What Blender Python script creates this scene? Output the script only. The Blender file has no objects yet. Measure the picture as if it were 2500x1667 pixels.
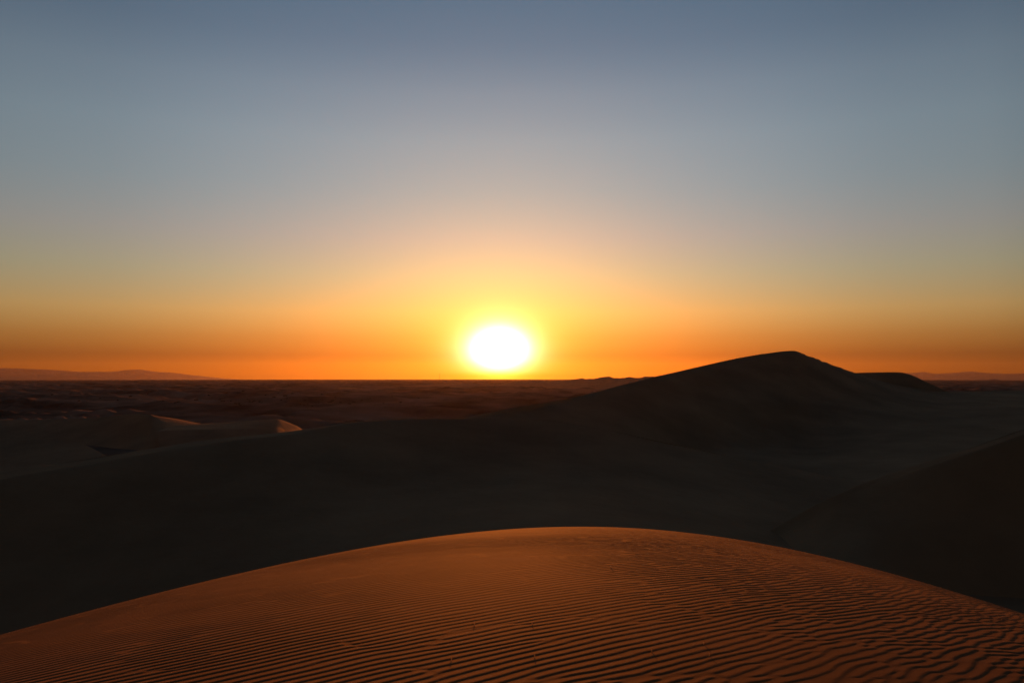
import bpy, math, random
import numpy as np

random.seed(4)
rng = np.random.default_rng(11)
scene = bpy.context.scene
COL = scene.collection

# ------------------------------------------------------------------ measures
F = 1828.0          # focal length in the units of the survey below
CX, EYE = 1176.0, 862.0
R_E = 2.0e6         # curvature of the plain (metres)
PLAIN = -25.0       # plain below the eye
SUN_U, SUN_V = -0.0159, 0.0312   # direction of the sun (sideways, up) for one unit ahead


def at(x, y, t):
    """surveyed direction (x, y) at the distance t ahead -> world point"""
    return np.array([(x - CX) / F * t, t, -(y - EYE) / F * t])


def at_z(x, t, z):
    return np.array([(x - CX) / F * t, t, z])


def tag(o, label=None, cat=None, group=None, kind=None):
    if label: o['label'] = label
    if cat: o['category'] = cat
    if group: o['group'] = group
    if kind: o['kind'] = kind
    return o


def mesh_obj(name, verts, faces, mat, smooth=True):
    me = bpy.data.meshes.new(name)
    verts = np.asarray(verts, dtype=np.float32)
    faces = np.asarray(faces, dtype=np.int32)
    n, k = faces.shape
    me.vertices.add(len(verts)); me.vertices.foreach_set('co', verts.ravel())
    me.loops.add(n * k); me.loops.foreach_set('vertex_index', faces.ravel())
    me.polygons.add(n)
    me.polygons.foreach_set('loop_start', np.arange(0, n * k, k, dtype=np.int32))
    me.polygons.foreach_set('loop_total', np.full(n, k, dtype=np.int32))
    me.polygons.foreach_set('use_smooth', np.full(n, smooth, dtype=bool))
    me.update(calc_edges=True); me.validate()
    if mat: me.materials.append(mat)
    o = bpy.data.objects.new(name, me)
    COL.objects.link(o)
    return o


def grid_faces(nr, nc, wrap=False):
    r = np.arange(nr - 1)[:, None]
    c = np.arange(nc if wrap else nc - 1)[None, :]
    c2 = (c + 1) % nc
    a = r * nc + c; b = r * nc + c2; d = (r + 1) * nc + c; e = (r + 1) * nc + c2
    return np.stack([a, b, e, d], -1).reshape(-1, 4)


# ------------------------------------------------------------------ value noise
_perm = rng.random((256, 256)).astype(np.float64)


def vnoise(x, y):
    xi = np.floor(x).astype(int); yi = np.floor(y).astype(int)
    fx = x - xi; fy = y - yi
    fx = fx * fx * fx * (fx * (fx * 6 - 15) + 10); fy = fy * fy * fy * (fy * (fy * 6 - 15) + 10)
    g = lambda i, j: _perm[i & 255, j & 255]
    a = g(xi, yi) * (1 - fx) + g(xi + 1, yi) * fx
    b = g(xi, yi + 1) * (1 - fx) + g(xi + 1, yi + 1) * fx
    return (a * (1 - fy) + b * fy) * 2 - 1


def fbm(x, y, n=4, gain=.5):
    s = 0; a = 1
    for i in range(n):
        s = s + a * vnoise(x * 2 ** i + 17.3 * i, y * 2 ** i - 9.1 * i); a *= gain
    return s


# ------------------------------------------------------------------ materials
def nodes(name):
    m = bpy.data.materials.new(name); m.use_nodes = True
    nt = m.node_tree
    return m, nt, nt.nodes['Principled BSDF']


def sand_material(name, base, vary=.12, scale=.6, bump=.0, bump_scale=8., rough=.92, fine=True, spec=.06):
    m, nt, p = nodes(name)
    L = nt.links
    tc = nt.nodes.new('ShaderNodeTexCoord')
    n1 = nt.nodes.new('ShaderNodeTexNoise'); n1.inputs['Scale'].default_value = scale
    n1.inputs['Detail'].default_value = 6; n1.inputs['Roughness'].default_value = .6
    L.new(tc.outputs['Object'], n1.inputs['Vector'])
    ramp = nt.nodes.new('ShaderNodeValToRGB')
    ramp.color_ramp.elements[0].position = .3; ramp.color_ramp.elements[1].position = .7
    lo = [c * (1 - vary) for c in base]; hi = [c * (1 + vary) for c in base]
    ramp.color_ramp.elements[0].color = (*lo, 1); ramp.color_ramp.elements[1].color = (*hi, 1)
    L.new(n1.outputs['Fac'], ramp.inputs['Fac'])
    col = ramp.outputs['Color']
    if fine:
        n3 = nt.nodes.new('ShaderNodeTexNoise'); n3.inputs['Scale'].default_value = 220
        n3.inputs['Detail'].default_value = 3
        L.new(tc.outputs['Object'], n3.inputs['Vector'])
        mr = nt.nodes.new('ShaderNodeMapRange'); mr.inputs['To Min'].default_value = .62; mr.inputs['To Max'].default_value = 1.38
        L.new(n3.outputs['Fac'], mr.inputs['Value'])
        mx = nt.nodes.new('ShaderNodeVectorMath'); mx.operation = 'SCALE'
        L.new(col, mx.inputs[0]); L.new(mr.outputs['Result'], mx.inputs['Scale'])
        col = mx.outputs['Vector']
    L.new(col, p.inputs['Base Color'])
    p.inputs['Roughness'].default_value = rough
    p.inputs['Specular IOR Level'].default_value = spec
    if bump:
        n2 = nt.nodes.new('ShaderNodeTexNoise'); n2.inputs['Scale'].default_value = bump_scale
        n2.inputs['Detail'].default_value = 5
        L.new(tc.outputs['Object'], n2.inputs['Vector'])
        b = nt.nodes.new('ShaderNodeBump'); b.inputs['Strength'].default_value = 1; b.inputs['Distance'].default_value = bump
        L.new(n2.outputs['Fac'], b.inputs['Height']); L.new(b.outputs['Normal'], p.inputs['Normal'])
    return m


SAND = (.42, .28, .16)
M_SAND = sand_material('rippled_sand', (.222, .113, .050), .20, .9, .0015, 90.)
M_DUNE = sand_material('dune_sand', (.41, .265, .155), .22, .06, .18, .30, fine=False, spec=.02)
M_PLAIN = sand_material('plain_sand', (.25, .19, .145), .70, .016, .5, .05, fine=False, spec=0.)
M_ROCK = sand_material('mountain_rock', (.27, .20, .16), .25, .002, 0, 1, fine=False)


# ------------------------------------------------------------------ smooth interpolation along control points
def pchip(xk, yk, x):
    xk = np.asarray(xk, float); yk = np.asarray(yk, float)
    h = np.diff(xk); d = np.diff(yk, axis=0) / h[:, None]
    m = np.zeros_like(yk)
    hm = h[:, None]
    if len(xk) > 2:
        w1 = 2 * hm[1:] + hm[:-1]; w2 = hm[1:] + 2 * hm[:-1]
        prod = d[:-1] * d[1:]
        with np.errstate(divide='ignore', invalid='ignore'):
            mm = (w1 + w2) / (w1 / d[:-1] + w2 / d[1:])
        m[1:-1] = np.where(prod > 0, np.nan_to_num(mm), 0)
    m[0] = d[0]; m[-1] = d[-1]
    i = np.clip(np.searchsorted(xk, x) - 1, 0, len(xk) - 2)
    t = ((x - xk[i]) / h[i])[:, None]; hh = h[i][:, None]
    return ((2 * t**3 - 3 * t**2 + 1) * yk[i] + (t**3 - 2 * t**2 + t) * hh * m[i]
            + (-2 * t**3 + 3 * t**2) * yk[i + 1] + (t**3 - t**2) * hh * m[i + 1])


def loft(name, stations, mat, ns=500, nf=70, nb=40, rough_amp=0., rough_scale=.1, crest_jitter=None):
    """A dune swept along its crest. Each station = (crest, [front points...], [back points...])."""
    S = len(stations)
    C = np.array([s[0] for s in stations])
    Fk = np.array([s[1] for s in stations]); Bk = np.array([s[2] for s in stations])
    d = np.linalg.norm(np.diff(C, axis=0), axis=1)
    sk = np.concatenate([[0], np.cumsum(d)])
    s = np.linspace(0, sk[-1], ns)
    Ci = pchip(sk, C, s)
    if crest_jitter is not None:
        Ci[:, 2] += crest_jitter(Ci)
    Fi = np.stack([pchip(sk, Fk[:, k], s) for k in range(Fk.shape[1])], 1)
    Bi = np.stack([pchip(sk, Bk[:, k], s) for k in range(Bk.shape[1])], 1)

    def sweep(P, n):           # P: ns x K x 3, from the crest outwards
        K = P.shape[1]
        w = np.linspace(0, 1, n) ** 1.6 * (K - 1)
        flat = P.transpose(1, 0, 2).reshape(K, -1)
        return pchip(np.arange(K), flat, w).reshape(n, ns, 3)
    front = sweep(np.concatenate([Ci[:, None], Fi], 1), nf)[::-1]
    back = sweep(np.concatenate([Ci[:, None], Bi], 1), nb)[1:]
    V = np.concatenate([front, back], 0)
    if rough_amp:
        k = np.abs(np.arange(V.shape[0]) - (nf - 1))
        fade = np.clip(k / 10., 0, 1)[:, None]
        V[..., 2] += fade * rough_amp * fbm(V[..., 0] * rough_scale, V[..., 1] * rough_scale * .5, 4)
    nr = V.shape[0]
    return mesh_obj(name, V.reshape(-1, 3), grid_faces(nr, ns)[:, ::1], mat)


# ------------------------------------------------------------------ foreground dune with wind ripples
# quadric that falls away from the feet: z = -H + p y + q x - A x^2 - C x y - B y^2
H_EYE = 1.3
sil = np.array([(0, 1455), (300, 1380), (588, 1310), (850, 1260), (1100, 1222), (1230, 1212), (1360, 1208), (1480, 1210), (1600, 1217),
                (1800, 1254), (2050, 1326), (2352, 1408)], float)
su = (sil[:, 0] - CX) / F; sv = (sil[:, 1] - EYE) / F
best = None
for p in (-.02,):
    for q in np.linspace(-.06, .06, 49):
        g = (sv + p + q * su) ** 2
        Mx = np.stack([su**2, su, np.ones_like(su)], 1)
        co, *_ = np.linalg.lstsq(Mx, g, rcond=None)
        err = np.abs(np.sqrt(np.maximum(Mx @ co, 1e-6)) - p - q * su - sv).max() + .02 * abs(p)
        if best is None or err < best[0]:
            best = (err, p, q, co / (4 * H_EYE))
_, P_, Q_, (A_, C_, B_) = best
print('dome', best)


def dome(x, y):
    """foreground dune height"""
    f = A_ * x * x + C_ * x * y + B_ * y * y
    lim = 5.0                                       # past this fall the flanks run straight
    f = np.where(f > lim, 2 * np.sqrt(lim * np.maximum(f, lim)) - lim, f)
    return -H_EYE + P_ * y + Q_ * x - f


LAM = .075
DIR = math.radians(52.0)      # ripple crests run towards the right distance
nvec = np.array([-math.cos(DIR), math.sin(DIR)])   # across the ripples, away from the viewer
cvec = np.array([math.sin(DIR), math.cos(DIR)])


def ripple_field(x, y, n, spread_a, spread_k, seed, lam=LAM):
    r = np.random.default_rng(seed)
    Z = np.zeros(x.shape, np.complex64)
    for i in range(n):
        a = r.normal(0, spread_a); k = 2 * math.pi / lam * (1 + r.normal(0, spread_k))
        kx = k * (nvec[0] * math.cos(a) + cvec[0] * math.sin(a)); ky = k * (nvec[1] * math.cos(a) + cvec[1] * math.sin(a))
        Z += np.exp(1j * (kx * x + ky * y + r.uniform(0, 2 * math.pi))).astype(np.complex64)
    return Z / math.sqrt(n)


def ripples(x, y):
    # slow bending of the whole set
    wx = x + .07 * vnoise(x * .4 + 3, y * .4); wy = y + .07 * vnoise(x * .4 - 8, y * .4 + 5)
    xc = np.clip(x, -3.2, 3.2)                      # the set swings round from left to right
    wy = wy - .065 * (xc * x - xc * xc / 2) / nvec[1]
    Z1 = ripple_field(wx, wy, 26, .060, .070, 5)
    Z2 = ripple_field(wx, wy, 40, .17, .14, 9, LAM * 1.22)
    right = 1 / (1 + np.exp(-(x - .15 * y - .9) / .8))
    Z = Z1 * (1 - right) + Z2 * right
    ph = np.angle(Z) / (2 * math.pi) % 1.0          # grows away from the viewer
    mag = np.clip(np.abs(Z) / .28, 0, 1)
    mag = mag * mag * (3 - 2 * mag)
    c = .27                                         # short steep lee side towards the viewer, long back
    lee = ph < c
    h = np.where(lee, .5 - .5 * np.cos(math.pi * ph / c), .5 + .5 * np.cos(math.pi * ((ph - c) / (1 - c)) ** .85))
    return h * mag


u = np.linspace(-1.1, 1.1, 1500)
nt_ = 1350
t = np.concatenate([1.4 * (22 / 1.4) ** np.linspace(0, 1, nt_ - 40), 22 * (60 / 22) ** np.linspace(0, 1, 41)[1:]])
T, U = np.meshgrid(t, u, indexing='ij')
X = U * (T + 3.); Y = T.copy()
Zd = dome(X, Y)
fade = np.clip((22 - T) / 9, 0, 1)
amp = .0030 * (.85 + .25 * vnoise(X * .5, Y * .5)) * fade * (1 + .11 * np.clip(T - 3, 0, 12))
Zd = Zd + (ripples(X, Y) - .4) * amp + .0025 * fbm(X * .5, Y * .35, 4) * np.clip((Y - 1.6) / 2, 0, 1)
Vf = np.stack([X, Y, Zd], -1)
# the ground under and behind the photographer, joined to the first row
yb = np.array([1.2, .6, -.5, -2.5, -6, -12, -22, -40])
rows = []
for yy in yb:
    xx = u * (4.4 + (1.4 - yy) * 1.0)
    rows.append(np.stack([xx, np.full_like(xx, yy), dome(xx, np.full_like(xx, yy)) - .004], -1))
Vf = np.concatenate([np.stack(rows[::-1]), Vf], 0)
fg = mesh_obj('foreground_dune', Vf.reshape(-1, 3), grid_faces(Vf.shape[0], len(u)), M_SAND)
tag(fg, 'orange sunlit dune crest covered in wind ripples, nearest of all the dunes', 'dune', kind='structure')

# ------------------------------------------------------------------ middle dunes
# valley and the shoulder that closes it
def valley(x, y, t, zf=-12., t1=46., zm=None):
    c = at(x, y, t)
    k = math.exp(-((x - 1340) / 420) ** 2)           # the hollow is flattest in the middle
    tm = t1 + (t - t1) * (.5 + .10 * k)
    zm_ = c[2] + (zf - c[2]) * (.62 + .20 * k)
    w = min(1., max(0., (820 - x) / 250))           # a narrow bench along the left part of the crest
    edge = c.copy()
    c = at_z(x, t + .3 + 3.5 * w, edge[2] + .002 + .14 * w)
    back1 = at_z(x, t + 14, c[2] - 14 * max(.085, (y - EYE) / F + .05))
    return (c, [edge, at_z(x, tm, zm_), at_z(x, t1, zf), at_z(x, 12, zf - 3)],
            [back1, at_z(x, t + 45, -21), at_z(x, t + 90, -28)])


st = [valley(*a) for a in (
    (-3600, 1400, 48, -24), (-2400, 1370, 54, -22), (-1300, 1330, 62, -20), (-500, 1196, 66, -18.5), (0, 1101, 73, -17.5), (180, 1070, 77, -16.6), (348, 1041, 81, -15.6), (520, 1018, 85, -14.6),
    (694, 995, 89, -13.4), (830, 972, 94, -12.8), (960, 962, 98, -11.8), (1130, 959.5, 101, -10.8), (1250, 964, 101, -10.4), (1330, 975, 99, -10.4),
    (1500, 1010, 96, -10.9), (1700, 1053, 93, -12), (1900, 1092, 91, -13), (2150, 1135, 89, -14), (2700, 1210, 87, -15), (3400, 1300, 84, -16))]
o = loft('valley_dune', st, M_DUNE, 800, 110, 40, .26, .05)
tag(o, 'broad dark sand valley and shoulder behind the rippled crest', 'dune', kind='structure')


def right_st(x, y, t, tb, zb):
    c = at(x, y, t)
    w = min(1., max(0., (x - 1950) / 200))
    b1 = at_z(x, t + 14, c[2] - 14 * ((y - EYE) / F + .07))
    return (c, [at_z(x + 3, t - 1.2, c[2] - .24 * w - .50 * (1 - w)), at_z(x + 10, (t + tb) / 2 + 1, c[2] + (zb - c[2]) * .52), at_z(x + 15, tb, zb), at_z(x + 15, 14, zb - 3)],
            [b1, at_z(x, t + 45, min(-11, b1[2] - 7)), at_z(x, t + 85, -24)])


st = [right_st(*a) for a in (
    (1450, 1330, 60, 46, -16.0), (1600, 1288, 61, 46, -15.5), (1700, 1252, 62, 46, -15), (1760, 1222, 62, 46, -14.5), (1830, 1183, 62, 45.5, -14.2), (1900, 1146, 62, 45, -14.1), (1990, 1107, 63, 44.5, -14), (2079, 1076, 63, 44, -15.5),
    (2200, 1038, 63, 44, -17), (2352, 985, 63, 44, -18), (2560, 915, 64, 44, -18), (2900, 850, 66, 43, -18), (3400, 830, 70, 42, -18))]
o = loft('near_dune', st, M_DUNE, 420, 80, 40, .06, .1)
tag(o, 'dark dune slope rising at the right edge behind the rippled crest', 'dune', kind='structure')


# the large dune
def big_st(x, y, t, tb, zb, bulge=.55, bx=0, tip=1., tail=106, sink=1.):
    c = at(x, y, t)
    tm = t + (tb - t) * .5
    return (c, [at_z(x + bx * .5, tm, c[2] + (zb - c[2]) * bulge), at_z(x + bx, tb, zb), at_z(x, min(tb - 6, tail), zb - sink)],
            [at_z(x, t + 12, c[2] - 2.2 * tip), at_z(x, t + 50, min(c[2] - 14, -16)), at_z(x, t + 100, -30)])


st = [big_st(*a) for a in (
    (960, 985, 112, 104, -11), (1063, 960, 126, 106, -12), (1179, 936, 142, 109, -12.5), (1299, 916, 156, 114, -13), (1400, 891.5, 169, 123, -13.5),
    (1495, 867, 182, 133, -14), (1562, 852, 194, 140, -14.2), (1640, 834, 208, 146, -14.4), (1696, 822, 217, 150, -14.5), (1760, 811.5, 227, 154, -14.5),
    (1822, 805.5, 235, 157, -14.5), (1854, 816, 239, 157, -14.5),
    (1900, 834, 243, 155, -14.3), (1962, 856, 248, 150, -14), (2032, 877, 253, 143, -13.6), (2100, 891, 257, 136, -13.2),
    (2177, 899.5, 262, 130, -12.8), (2352, 896, 270, 120, -12.4), (2600, 889, 278, 114, -12), (3300, 880, 290, 110, -12))]


def peak_lumps(C):
    px = C[:, 0] / C[:, 1] * F + CX
    m = np.clip((px - 1836) / 20, 0, 1) * np.clip((1985 - px) / 25, 0, 1)
    return m * .7 * (.30 * np.abs(vnoise(px * .075, px * 0 + 4.2)) + .22 * vnoise(px * .19, px * 0 + 1.7) - .1)


o = loft('great_dune', st, M_DUNE, 900, 120, 50, .50, .04, crest_jitter=peak_lumps)
tag(o, 'tall dark peaked dune standing against the glow right of the sun', 'dune', kind='structure')

st = [big_st(x, y, t, 262, -13, .55, 0, 1., 250, 6.) for x, y, t in (
    (1820, 905, 290), (1900, 872, 290), (1945, 858.5, 290), (1965, 856.2, 290), (2010, 855, 290), (2059, 854.5, 290), (2080, 857, 289),
    (2093, 861, 288), (2130, 878, 285), (2173, 898, 281), (2230, 930, 276), (2300, 985, 270))]
o = loft('back_dune', st, M_DUNE, 300, 60, 40, .05, .05)
tag(o, 'low rounded dark dune tucked behind the right flank of the tall one', 'dune', kind='structure')


# the three dunes on the left with lit flanks
def free_st(c, foot, back, drop=6):
    c = np.array(c, float); foot = np.array(foot, float); back = np.array(back, float)
    m = c + (foot - c) * .5; m[2] = c[2] + (foot[2] - c[2]) * .58
    f2 = foot + (foot - c) * .4; f2[2] = foot[2] - 3
    d = back - c
    b2 = back + d * .8; b2[2] = back[2] - drop
    return (c, [m, foot, f2], [back, b2])


st = [free_st(*a) for a in (
    (at(-3000, 985, 175), at_z(-3000, 120, -20), at_z(-3000, 215, -16)),
    (at(-420, 1000, 165), at_z(-420, 118, -17.2), at_z(-420, 195, -15)),
    (at(-60, 1009, 160), at_z(-60, 116, -17.2), at_z(-60, 190, -16)),
    (at(0, 1010, 158), at_z(0, 116, -17.2), at_z(0, 190, -16)),
    (at(80, 1008.5, 157), at_z(80, 116, -17.2), at_z(90, 190, -16.5)),
    (at(150, 1012, 155), at_z(150, 115, -17.2), at_z(185, 185, -17.5)),
    (at(185, 1018, 152), at_z(190, 114, -17.2), at_z(222, 180, -18.5)),
    (at(212, 1029, 148), at_z(230, 112, -17.2), at_z(243, 176, -19)),
    (at(238, 1043, 143), at_z(270, 110, -17.2), at_z(262, 170, -20)),
    (at(275, 1062, 138), at_z(310, 108, -21), at_z(300, 166, -22)))]
o = loft('left_dune', st, M_DUNE, 300, 60, 40)
tag(o, 'smooth grey dune at the left edge with one thin sunlit rim', 'dune', kind='structure')

st = [free_st(*a) for a in (
    (at(-3000, 972, 340), at_z(-3000, 245, -29), at_z(-3000, 400, -21)),
    (at(-420, 968, 335), at_z(-420, 245, -29), at_z(-420, 380, -20)),
    (at(-60, 964, 330), at_z(-60, 235, -29), at_z(-60, 375, -21)),
    (at(60, 964, 322), at_z(60, 230, -29), at_z(60, 370, -21)),
    (at(170, 961, 312), at_z(170, 226, -29), at_z(190, 360, -22)),
    (at(255, 956, 301), at_z(260, 222, -29), at_z(300, 350, -21.5)),
    (at(310, 950, 294), at_z(330, 216, -29), at(395, 962, 315)),
    (at(342, 951.5, 286), at_z(370, 212, -29), at(470, 975, 306)),
    (at(368, 964, 281), at_z(410, 208, -29), at(500, 980, 302)),
    (at(395, 980, 275), at_z(440, 204, -29), at(540, 986, 298)),
    (at(450, 994, 266), at_z(490, 200, -29), at(580, 994, 290)),
    (at(520, 1006, 256), at_z(560, 198, -26), at(640, 1004, 282)))]
o = loft('peaked_dune', st, M_DUNE, 400, 60, 50)
tag(o, 'dark peaked dune on the left with an orange lit right flank', 'dune', kind='structure')

st = [free_st(*a) for a in (
    (at(360, 990, 254), at_z(390, 192, -28), at(400, 977, 274), 4),
    (at(420, 987, 252), at_z(440, 192, -28), at(440, 974, 274), 4),
    (at(480, 986, 252), at_z(500, 192, -28), at(490, 972, 274), 4),
    (at(560, 984, 254), at_z(570, 194, -28), at(560, 967, 274), 4),
    (at(610, 982.5, 258), at_z(630, 194, -28), at(610, 963.5, 274), 4),
    (at(632, 982, 262), at_z(655, 194, -28), at(634, 962, 275), 4),
    (at(652, 986, 268.3), at_z(690, 194, -28), at(677, 977, 285.3), 4),
    (at(668, 994, 268), at_z(715, 196, -28), at(700, 993, 290), 4),
    (at(690, 1012, 268), at_z(745, 198, -28), at(730, 1015, 290), 4))]
o = loft('crescent_dune', st, M_DUNE, 360, 60, 40)
tag(o, 'small crescent dune with a bright orange lit tip on the left', 'dune', kind='structure')

# ------------------------------------------------------------------ far plain: one sheet out past the horizon
nr, na = 560, 1500
r = 70 * (27000 / 70) ** np.linspace(0, 1, nr)
# azimuths, dense ahead
f_ = np.linspace(-1, 1, na, endpoint=False)
az = np.pi * (np.sign(f_) * (.28 * np.abs(f_) + .72 * np.abs(f_) ** 4))
Rr, Az = np.meshgrid(r, az, indexing='ij')
PX = Rr * np.sin(Az); PY = Rr * np.cos(Az)
near = np.clip((Rr - 110) / 260, 0, 1); far = np.clip((5200 - Rr) / 3400, 0, 1)
wx = PX + 60 * vnoise(PX / 300., PY / 300.); wy = PY + 60 * vnoise(PX / 280. + 40, PY / 280.)
ridge = 1 - np.abs(vnoise(wx / 150., wy / 75.))
ridge2 = 1 - np.abs(vnoise(wx / 52. + 9, wy / 30. + 4))
hum = (ridge ** 2) * 6.0 + (ridge2 ** 2) * 2.4 + .8 * np.abs(fbm(wx / 22., wy / 16., 2)) + 3.0 * fbm(PX / 420., PY / 420., 3) - 4.6
PZ = PLAIN - Rr**2 / (2 * R_E) + 1.35 * hum * near * far
ground = mesh_obj('ground', np.stack([PX, PY, PZ], -1).reshape(-1, 3), grid_faces(nr, na, True), M_PLAIN)
tag(ground, 'dark hummocky sand plain running out to the horizon', 'ground', kind='structure')


def ground_z(x, y):
    rr = np.hypot(x, y); a = math.atan2(x, y)
    i = int(np.clip(np.searchsorted(r, rr), 1, nr - 1)); j = int(np.argmin(np.abs(az - a)))
    k = (rr - r[i - 1]) / (r[i] - r[i - 1])
    return float(PZ[i - 1, j] * (1 - k) + PZ[i, j] * k)


# line of distant dunes under the sun
sk = [(640, 888), (781, 886.5), (880, 887), (980, 884), (1056, 880.5), (1090, 881.5), (1103, 878.5), (1114, 882), (1146, 882.5), (1179, 880), (1189, 878.5),
      (1203, 879.3), (1229, 875.6), (1240, 877), (1259, 878), (1299, 875.6), (1322, 872), (1345, 872.3), (1368, 871), (1395, 868.2), (1421, 871), (1445, 869), (1465, 869.4),
      (1481, 868), (1520, 868), (1600, 871), (1750, 876)]
st = []
for i, (x, y) in enumerate(sk):
    tt = 1900.
    c = at(x, y - (1.2 if i % 2 else 0) * (x > 1050) - 2.2 * min(1, max(0, (x - 1120) / 150)), tt)
    st.append((c, [at_z(x, tt - 110, c[2] + (-27.5 - c[2]) * .6), at_z(x, tt - 240, -27.5), at_z(x, tt - 300, -32)],
               [at_z(x, tt + 60, c[2] - 3), at_z(x, tt + 260, -31)]))


def far_bumps(C):
    px = C[:, 0] / C[:, 1] * F + CX
    m = np.clip((px - 1060) / 60, 0, 1)
    return m * (1.6 * vnoise(px * .045, px * 0 + 2.6) + 1.0 * vnoise(px * .11, px * 0 + 8.3))


o = loft('far_dunes', st, M_DUNE, 900, 40, 20, 1.2, .02, crest_jitter=far_bumps)
tag(o, 'line of distant low dunes with a bumpy top below the sun', 'dune', kind='structure')


# mountains behind the plain
def mountains(name, pts, dist, label, seed):
    pts = np.array(pts, float)
    xs = np.linspace(pts[0, 0], pts[-1, 0], 900)
    ys = pchip(pts[:, 0], pts[:, 1:2], xs)[:, 0]
    rows = []
    base = -dist**2 / (2 * R_E) - 60
    for k, w in enumerate(np.linspace(-1, 1, 31)):
        tt = dist + w * 2600
        zc = -(ys - EYE) / F * dist
        h = 1 - abs(w) ** 1.1
        n = fbm(xs * .03 + seed, xs * 0 + w * 3.0 + seed, 4)
        z = base + (zc - base) * h * (1 - .2 * np.abs(n) * (abs(w) > .02)) + (2.5 * vnoise(xs * .22, xs * 0 + seed) if abs(w) < .02 else 0)
        rows.append(np.stack([(xs - CX) / F * tt, np.full_like(xs, tt), z], -1))
    V = np.stack(rows)
    o = mesh_obj(name, V.reshape(-1, 3), grid_faces(31, 900), M_ROCK)
    tag(o, label, 'mountain', kind='structure')


mountains('mountains', [(-2600, 852), (-1500, 847), (-700, 852), (-400, 846), (-120, 849), (0, 845), (40, 846), (94, 848), (151, 851), (185, 853.5), (252, 853.5),
                        (286, 850), (311, 848.4), (336, 850), (361, 853.5), (395, 855.5), (450, 862), (520, 869), (600, 874), (700, 880), (800, 886)],
          24000, 'faint hazy mountain range on the horizon at far left', 2.2)
mountains('mountains', [(1900, 866), (2000, 859), (2066, 855), (2090, 856.5), (2120, 854), (2150, 858), (2195, 855.5), (2229, 853), (2270, 856.5), (2320, 858),
                        (2355, 856.5), (2500, 850), (2700, 853), (3100, 848), (4200, 852), (5200, 850)],
          24000, 'faint hazy mountain range on the horizon beyond the tall dune', 7.7)

# flat topped outcrop on the horizon at right
bt = 8600.
bm_pts = []
for (dx, z) in ((-45, -16), (-34, -1), (-20, 2), (25, 2.5), (36, 0), (50, -16)):
    bm_pts.append((dx, z))
rows = []
for w, k in ((-1, 0.), (-.6, .85), (0, 1), (.6, .85), (1, 0.)):
    rows.append([(at(2282, 862, bt)[0] + dx * (1.0 if k > .5 else 1.25), bt + w * 60, -40 - 16 + (z + 16) * k) for dx, z in bm_pts])
o = mesh_obj('outcrop', np.array(rows).reshape(-1, 3), grid_faces(5, 6), M_ROCK)
tag(o, 'small flat topped outcrop on the horizon at far right', 'hill', kind='structure')

# ------------------------------------------------------------------ shrubs
def leaf_material():
    m, nt, p = nodes('dry_shrub_leaves')
    tc = nt.nodes.new('ShaderNodeTexCoord')
    n = nt.nodes.new('ShaderNodeTexNoise'); n.inputs['Scale'].default_value = 3
    nt.links.new(tc.outputs['Object'], n.inputs['Vector'])
    rp = nt.nodes.new('ShaderNodeValToRGB')
    rp.color_ramp.elements[0].color = (.045, .042, .022, 1); rp.color_ramp.elements[1].color = (.10, .085, .045, 1)
    nt.links.new(n.outputs['Fac'], rp.inputs['Fac']); nt.links.new(rp.outputs['Color'], p.inputs['Base Color'])
    p.inputs['Roughness'].default_value = .8
    return m


M_LEAF = leaf_material()


def shrub_mesh(name, seed, n=420):
    r_ = np.random.default_rng(seed)
    V, Fc = [], []
    clumps = [(r_.uniform(-.7, .7), r_.uniform(-.6, .6), r_.uniform(.15, .55), r_.uniform(.22, .45)) for _ in range(9)]
    for i in range(n):
        cx, cy, cz, cr = clumps[i % 9]
        d = r_.normal(size=3); d /= np.linalg.norm(d)
        p = np.array([cx, cy, cz]) + d * cr * r_.uniform(.5, 1.05)
        p[2] = abs(p[2])
        a = r_.normal(size=3); a /= np.linalg.norm(a)
        b = np.cross(a, d); b /= np.linalg.norm(b) + 1e-6
        l, w_ = r_.uniform(.08, .16), r_.uniform(.025, .05)
        k = len(V)
        V += [p - a * l, p + b * w_, p + a * l, p - b * w_]; Fc.append((k, k + 1, k + 2, k + 3))
    for i in range(14):          # twigs fanning out of the ground
        ang = r_.uniform(0, 6.283); e = np.array([math.cos(ang) * r_.uniform(.3, .8), math.sin(ang) * r_.uniform(.3, .8), r_.uniform(.3, .8)])
        s_ = np.array([-math.sin(ang), math.cos(ang), 0]) * .018
        k = len(V)
        V += [-s_ - [0, 0, .08], s_ - [0, 0, .08], e + s_ * .3, e - s_ * .3]; Fc.append((k, k + 1, k + 2, k + 3))
    o = mesh_obj(name, V, Fc, M_LEAF, smooth=False)
    return o


protos = [shrub_mesh('desert_shrub', s) for s in (1, 2, 3, 4)]
first = [True] * 4
# surveyed dots on the plain (x, y)
dots = [(375, 921), (402, 926), (410, 925), (447, 919), (452, 920), (505, 918), (512, 923), (530, 921), (541, 928), (548, 929), (552, 931), (560, 934), (568, 918), (573, 921),
        (575, 925), (580, 924), (584, 922), (596, 925), (601, 926), (628, 913), (634, 884), (662, 884), (640, 903), (645, 921), (657, 925), (660, 919), (668, 933), (690, 930),
        (699, 933), (700, 922), (706, 929), (716, 934), (733, 926), (741, 921), (757, 925), (765, 923), (782, 926), (803, 930), (812, 927), (610, 908), (655, 911), (672, 905),
        (520, 905), (560, 899), (700, 898), (740, 907), (590, 893), (480, 909), (770, 913), (830, 922), (850, 918), (880, 927), (920, 925), (948, 932), (900, 912), (960, 915),
        (300, 912), (270, 920), (230, 916), (180, 921), (120, 908), (340, 905)]
GROUP = 'dark shrubs dotted over the sandy plain'


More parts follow.
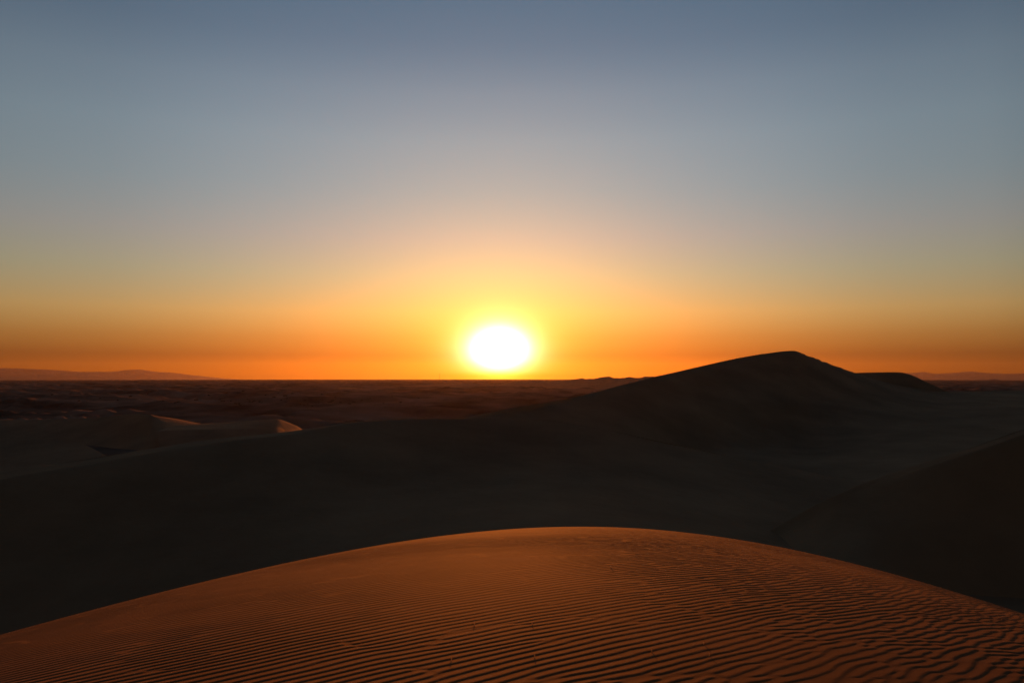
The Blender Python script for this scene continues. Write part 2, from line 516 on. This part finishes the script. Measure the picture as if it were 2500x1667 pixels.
def put_shrub(i, loc, size, label, group):
    k = i % 4
    if first[k]:
        o = protos[k]; first[k] = False
    else:
        o = protos[k].copy(); COL.objects.link(o)
    o.location = loc; o.rotation_euler = (0, 0, random.uniform(0, 6.28)); o.scale = (size * random.uniform(.9, 1.4), size, size * random.uniform(.6, .85))
    tag(o, label, 'shrub', group)
    return o


for i, (x, y) in enumerate(dots):
    # walk out along the sight line to the surface of the plain
    uu, vv = (x - CX) / F, (y - EYE) / F
    tt = 200.
    while tt < 4000 and -vv * tt > ground_z(uu * tt, tt): tt += 4
    size = min(3.2, random.uniform(.9, 1.9) * (tt / 700) ** .5)
    put_shrub(i, (uu * tt, tt, ground_z(uu * tt, tt)), size, 'small dark shrub, one of many dotted over the far sandy plain beyond the left dunes', GROUP)

# ------------------------------------------------------------------ mast on the horizon
def mast_material():
    m, nt, p = nodes('dark_steel')
    n = nt.nodes.new('ShaderNodeTexNoise'); n.inputs['Scale'].default_value = 2
    rp = nt.nodes.new('ShaderNodeValToRGB')
    rp.color_ramp.elements[0].color = (.05, .05, .05, 1); rp.color_ramp.elements[1].color = (.09, .085, .08, 1)
    nt.links.new(n.outputs['Fac'], rp.inputs['Fac']); nt.links.new(rp.outputs['Color'], p.inputs['Base Color'])
    p.inputs['Metallic'].default_value = .6; p.inputs['Roughness'].default_value = .6
    return m


M_STEEL = mast_material()


def bars(name, segs, mat, parent=None):
    V, Fc = [], []
    for a, b, w in segs:
        a = np.array(a, float); b = np.array(b, float); d = b - a; d /= np.linalg.norm(d)
        s = np.cross(d, [0, 0, 1] if abs(d[2]) < .9 else [1, 0, 0]); s /= np.linalg.norm(s); q = np.cross(d, s)
        k = len(V)
        for e in (a, b):
            V += [e + s * w + q * w, e - s * w + q * w, e - s * w - q * w, e + s * w - q * w]
        Fc += [(k, k + 1, k + 5, k + 4), (k + 1, k + 2, k + 6, k + 5), (k + 2, k + 3, k + 7, k + 6), (k + 3, k, k + 4, k + 7), (k, k + 3, k + 2, k + 1), (k + 4, k + 5, k + 6, k + 7)]
    o = mesh_obj(name, V, Fc, mat, False)
    if parent: o.parent = parent
    return o


mt = 5200.
mx_ = (1009.5 - CX) / F * mt
mroot = bpy.data.objects.new('radio_mast', None); COL.objects.link(mroot)
mroot.location = (mx_, mt, ground_z(mx_, mt))
tag(mroot, 'thin dark mast standing on the horizon left of the sun', 'mast')
mh = 44.
segs = [((sx * 1.6, sy * 1.6, -.5), (sx * .5, sy * .5, mh), .16) for sx in (-1, 1) for sy in (-1, 1)]
for k in range(14):
    z0, z1 = mh * k / 14, mh * (k + 1) / 14
    w0, w1 = 1.6 - 1.1 * k / 14, 1.6 - 1.1 * (k + 1) / 14
    segs += [((-w0, -w0, z0), (w1, -w1, z1), .09), ((w0, w0, z0), (-w1, w1, z1), .09), ((-w0, w0, z0), (-w1, -w1, z1), .09), ((w0, -w0, z0), (w1, w1, z1), .09)]
bars('lattice_tower', segs, M_STEEL, mroot)
bars('antenna', [((0, 0, mh - 1), (0, 0, mh + 6), .14), ((-.9, 0, mh + .2), (.9, 0, mh + .2), .1)], M_STEEL, mroot)

# ------------------------------------------------------------------ pale flecks of straw on the ripples
def straw_material():
    m, nt, p = nodes('dry_straw')
    n = nt.nodes.new('ShaderNodeTexNoise'); n.inputs['Scale'].default_value = 60
    rp = nt.nodes.new('ShaderNodeValToRGB')
    rp.color_ramp.elements[0].color = (.62, .52, .36, 1); rp.color_ramp.elements[1].color = (.8, .72, .55, 1)
    nt.links.new(n.outputs['Fac'], rp.inputs['Fac']); nt.links.new(rp.outputs['Color'], p.inputs['Base Color'])
    p.inputs['Roughness'].default_value = .6
    tr = nt.nodes.new('ShaderNodeBsdfTranslucent'); tr.inputs['Color'].default_value = (.8, .7, .5, 1)
    mx = nt.nodes.new('ShaderNodeMixShader'); mx.inputs[0].default_value = .5
    out = nt.nodes['Material Output']
    nt.links.new(p.outputs[0], mx.inputs[1]); nt.links.new(tr.outputs[0], mx.inputs[2]); nt.links.new(mx.outputs[0], out.inputs['Surface'])
    return m


M_STRAW = straw_material()
k_ = .9408
specks = [((1491, 1386), 'pale straw fleck highest up the rippled crest, right of its middle'),
          ((1158, 1525), 'pale straw fleck left of the crest middle, below the finer ripples'),
          ((1299, 1523), 'pale straw fleck in the middle of the rippled slope'),
          ((1102, 1611), 'leftmost pale straw fleck near the bottom of the rippled slope'),
          ((1305, 1604), 'pale straw fleck low in the middle of the rippled slope'),
          ((1591, 1591), 'pale straw fleck low on the slope, just left of the two close together'),
          ((1718, 1572), 'long pale straw fleck, upper one of the two close together on the right'),
          ((1732, 1601), 'pale straw fleck, lower one of the two close together on the right')]
for (x, y), lab in specks:
    x *= k_; y *= k_
    uu, vv = (x - CX) / F, (y - EYE) / F
    tt = 2.
    while tt < 25 and -vv * tt > dome(np.array(uu * tt), np.array(tt)): tt += .01
    z = float(dome(np.array(uu * tt), np.array(tt)))
    a = random.uniform(-.4, .4); L_ = .012 * tt / 5; w_ = .0035 * tt / 5
    d = np.array([.25 * math.sin(a), .3, .9]); s = np.array([1, .1, 0])
    up = np.array([0, -.3, .1])
    V = []
    for q, ww in ((0, .6), (.35, 1.), (.7, .85), (1., .2)):
        c = d * L_ * 1.6 * q + up * L_ * .3 * q * q
        V += [c - s * w_ * ww, c + s * w_ * ww, c + up * w_ * .5]
    Fc = []
    for q in range(3):
        b = q * 3
        Fc += [(b, b + 1, b + 4, b + 3), (b + 1, b + 2, b + 5, b + 4), (b + 2, b, b + 3, b + 5)]
    o = mesh_obj('straw', V, Fc, M_STRAW)
    o.location = (uu * tt, tt, z)
    tag(o, lab, 'straw', 'pale flecks of straw on the rippled sand')

# ------------------------------------------------------------------ haze
hz_top, hz_r = 420., 27500.
hz_bot = float(PZ.min()) - 400
V = [(x, y, z) for z in (hz_bot, hz_top) for y in (-hz_r, hz_r) for x in (-hz_r, hz_r)]
haze = mesh_obj('haze', V, [(0, 2, 3, 1), (4, 5, 7, 6), (0, 1, 5, 4), (2, 6, 7, 3), (0, 4, 6, 2), (1, 3, 7, 5)], None, False)
tag(haze, 'thin warm dust haze hanging over the whole desert', 'haze', kind='stuff')
m = bpy.data.materials.new('dust_haze'); m.use_nodes = True
nt = m.node_tree
nt.nodes.remove(nt.nodes['Principled BSDF'])
pv = nt.nodes.new('ShaderNodeVolumePrincipled')
pv.inputs['Color'].default_value = (.90, .72, .54, 1)
pv.inputs['Density'].default_value = .85e-5
pv.inputs['Anisotropy'].default_value = .72
nt.links.new(pv.outputs[0], nt.nodes['Material Output'].inputs['Volume'])
haze.data.materials.append(m)

# ------------------------------------------------------------------ sky and sun
sun_dir = np.array([SUN_U, 1, SUN_V]); sun_dir /= np.linalg.norm(sun_dir)
world = bpy.data.worlds.new('World'); scene.world = world; world.use_nodes = True
nt = world.node_tree; L = nt.links
bg = nt.nodes['Background']
sky = nt.nodes.new('ShaderNodeTexSky'); sky.sky_type = 'NISHITA'; sky.sun_disc = False
sky.sun_elevation = math.asin(sun_dir[2]); sky.sun_rotation = math.atan2(sun_dir[0], sun_dir[1])
sky.air_density = 1.; sky.dust_density = .3; sky.ozone_density = 1.
tc = nt.nodes.new('ShaderNodeTexCoord')
sep = nt.nodes.new('ShaderNodeSeparateXYZ'); L.new(tc.outputs['Generated'], sep.inputs[0])


def math_node(op, a=None, b=None, clamp=False):
    n = nt.nodes.new('ShaderNodeMath'); n.operation = op; n.use_clamp = clamp
    for i, v in enumerate((a, b)):
        if v is None: continue
        if isinstance(v, (int, float)): n.inputs[i].default_value = v
        else: L.new(v, n.inputs[i])
    return n.outputs[0]


def ramp_node(fac, stops, scale=1.):
    n = nt.nodes.new('ShaderNodeValToRGB'); cr = n.color_ramp; cr.interpolation = 'LINEAR'
    while len(cr.elements) < len(stops): cr.elements.new(.5)
    for e, (p, c) in zip(cr.elements, stops):
        e.position = p; e.color = (*[v / scale for v in c], 1)
    L.new(fac, n.inputs['Fac'])
    return n.outputs['Color']


def vmath(op, a, b):
    n = nt.nodes.new('ShaderNodeVectorMath'); n.operation = op
    L.new(a, n.inputs[0])
    if op == 'SCALE':
        if isinstance(b, (int, float)): n.inputs['Scale'].default_value = b
        else: L.new(b, n.inputs['Scale'])
    elif isinstance(b, tuple): n.inputs[1].default_value = b
    else: L.new(b, n.inputs[1])
    return n.outputs['Vector'] if op != 'DOT_PRODUCT' else n.outputs['Value']


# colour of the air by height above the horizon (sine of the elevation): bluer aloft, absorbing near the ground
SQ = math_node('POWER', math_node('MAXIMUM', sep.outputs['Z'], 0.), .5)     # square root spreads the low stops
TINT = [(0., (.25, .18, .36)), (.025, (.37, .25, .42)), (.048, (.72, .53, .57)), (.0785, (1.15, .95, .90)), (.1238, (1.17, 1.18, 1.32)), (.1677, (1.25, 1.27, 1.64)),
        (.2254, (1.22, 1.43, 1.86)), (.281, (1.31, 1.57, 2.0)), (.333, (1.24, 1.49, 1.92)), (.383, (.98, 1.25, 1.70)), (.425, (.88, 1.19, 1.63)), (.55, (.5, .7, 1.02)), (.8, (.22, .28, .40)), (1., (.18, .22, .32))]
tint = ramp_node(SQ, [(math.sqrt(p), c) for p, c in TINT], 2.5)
# darker away from the sun; unseen sides and back set warm to light shade
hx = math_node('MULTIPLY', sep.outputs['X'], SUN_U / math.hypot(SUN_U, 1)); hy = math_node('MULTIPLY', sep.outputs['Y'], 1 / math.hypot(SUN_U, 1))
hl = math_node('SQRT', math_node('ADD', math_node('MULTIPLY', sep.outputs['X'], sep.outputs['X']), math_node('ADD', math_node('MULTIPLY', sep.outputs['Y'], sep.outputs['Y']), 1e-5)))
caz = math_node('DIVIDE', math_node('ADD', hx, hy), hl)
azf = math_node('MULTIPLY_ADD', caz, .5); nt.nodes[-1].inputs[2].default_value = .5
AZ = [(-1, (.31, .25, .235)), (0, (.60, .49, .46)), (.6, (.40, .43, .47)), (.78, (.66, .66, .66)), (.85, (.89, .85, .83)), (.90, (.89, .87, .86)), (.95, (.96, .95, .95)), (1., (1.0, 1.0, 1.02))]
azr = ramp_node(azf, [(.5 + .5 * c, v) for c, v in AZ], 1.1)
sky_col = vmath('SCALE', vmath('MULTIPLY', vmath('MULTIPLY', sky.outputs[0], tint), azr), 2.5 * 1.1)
# the burning aureole round the sun
dot = vmath('DOT_PRODUCT', tc.outputs['Generated'], tuple(sun_dir))
# angle from the sun, a little wider sideways than up and down
side = vmath('DOT_PRODUCT', tc.outputs['Generated'], (1 / math.hypot(SUN_U, 1), -SUN_U / math.hypot(SUN_U, 1), 0.))
th2 = math_node('SUBTRACT', math_node('MULTIPLY', math_node('SUBTRACT', 1.0, dot), 2.0), math_node('MULTIPLY', math_node('MULTIPLY', side, side), .40))
ang = math_node('SQRT', math_node('MAXIMUM', th2, 0.))


def glow(width_deg, amp):
    e = math_node('EXPONENT', math_node('MULTIPLY', ang, -1 / math.radians(width_deg)))
    rgb = nt.nodes.new('ShaderNodeRGB'); rgb.outputs[0].default_value = (*amp, 1)
    return vmath('SCALE', rgb.outputs[0], e)


K = 10.  # the background strength below is one tenth of this scale
aur = vmath('ADD', glow(.50, (270, 270, 270)), vmath('ADD', glow(2.3, (8.8, 6.6, .9)), glow(.9, (32, 32, 1.))))
# the lowest air swallows the blue, then the green
ext = ramp_node(math_node('MULTIPLY', math_node('MAXIMUM', sep.outputs['Z'], 0.), 20.), [(0., (.8, .55, .10)), (.12, (.95, .85, .5)), (.4, (1, .98, .92)), (.7, (1, 1, 1))])
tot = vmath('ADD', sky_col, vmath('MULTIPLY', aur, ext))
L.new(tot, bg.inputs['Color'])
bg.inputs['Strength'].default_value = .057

sl = bpy.data.lights.new('sun', 'SUN'); so = bpy.data.objects.new('sun', sl); COL.objects.link(so)
sl.energy = 2.15; sl.angle = math.radians(.5); sl.color = (1., .23, .025)
from mathutils import Vector
so.rotation_euler = Vector(tuple(sun_dir)).to_track_quat('Z', 'Y').to_euler()

# ------------------------------------------------------------------ camera and output
cam = bpy.data.cameras.new('camera'); co = bpy.data.objects.new('camera', cam); COL.objects.link(co)
cam.sensor_width = 36; cam.lens = 36 * F / 2352; cam.shift_y = (EYE - 784) / 2352
cam.clip_start = .1; cam.clip_end = 120000
co.location = (0, 0, 0); co.rotation_euler = (math.pi / 2, 0, 0)
scene.camera = co
scene.render.engine = 'CYCLES'
scene.cycles.use_denoising = True
scene.cycles.max_bounces = 6; scene.cycles.volume_bounces = 0
scene.view_settings.view_transform = 'Standard'; scene.view_settings.look = 'None'
scene.view_settings.exposure = .8; scene.view_settings.gamma = 1
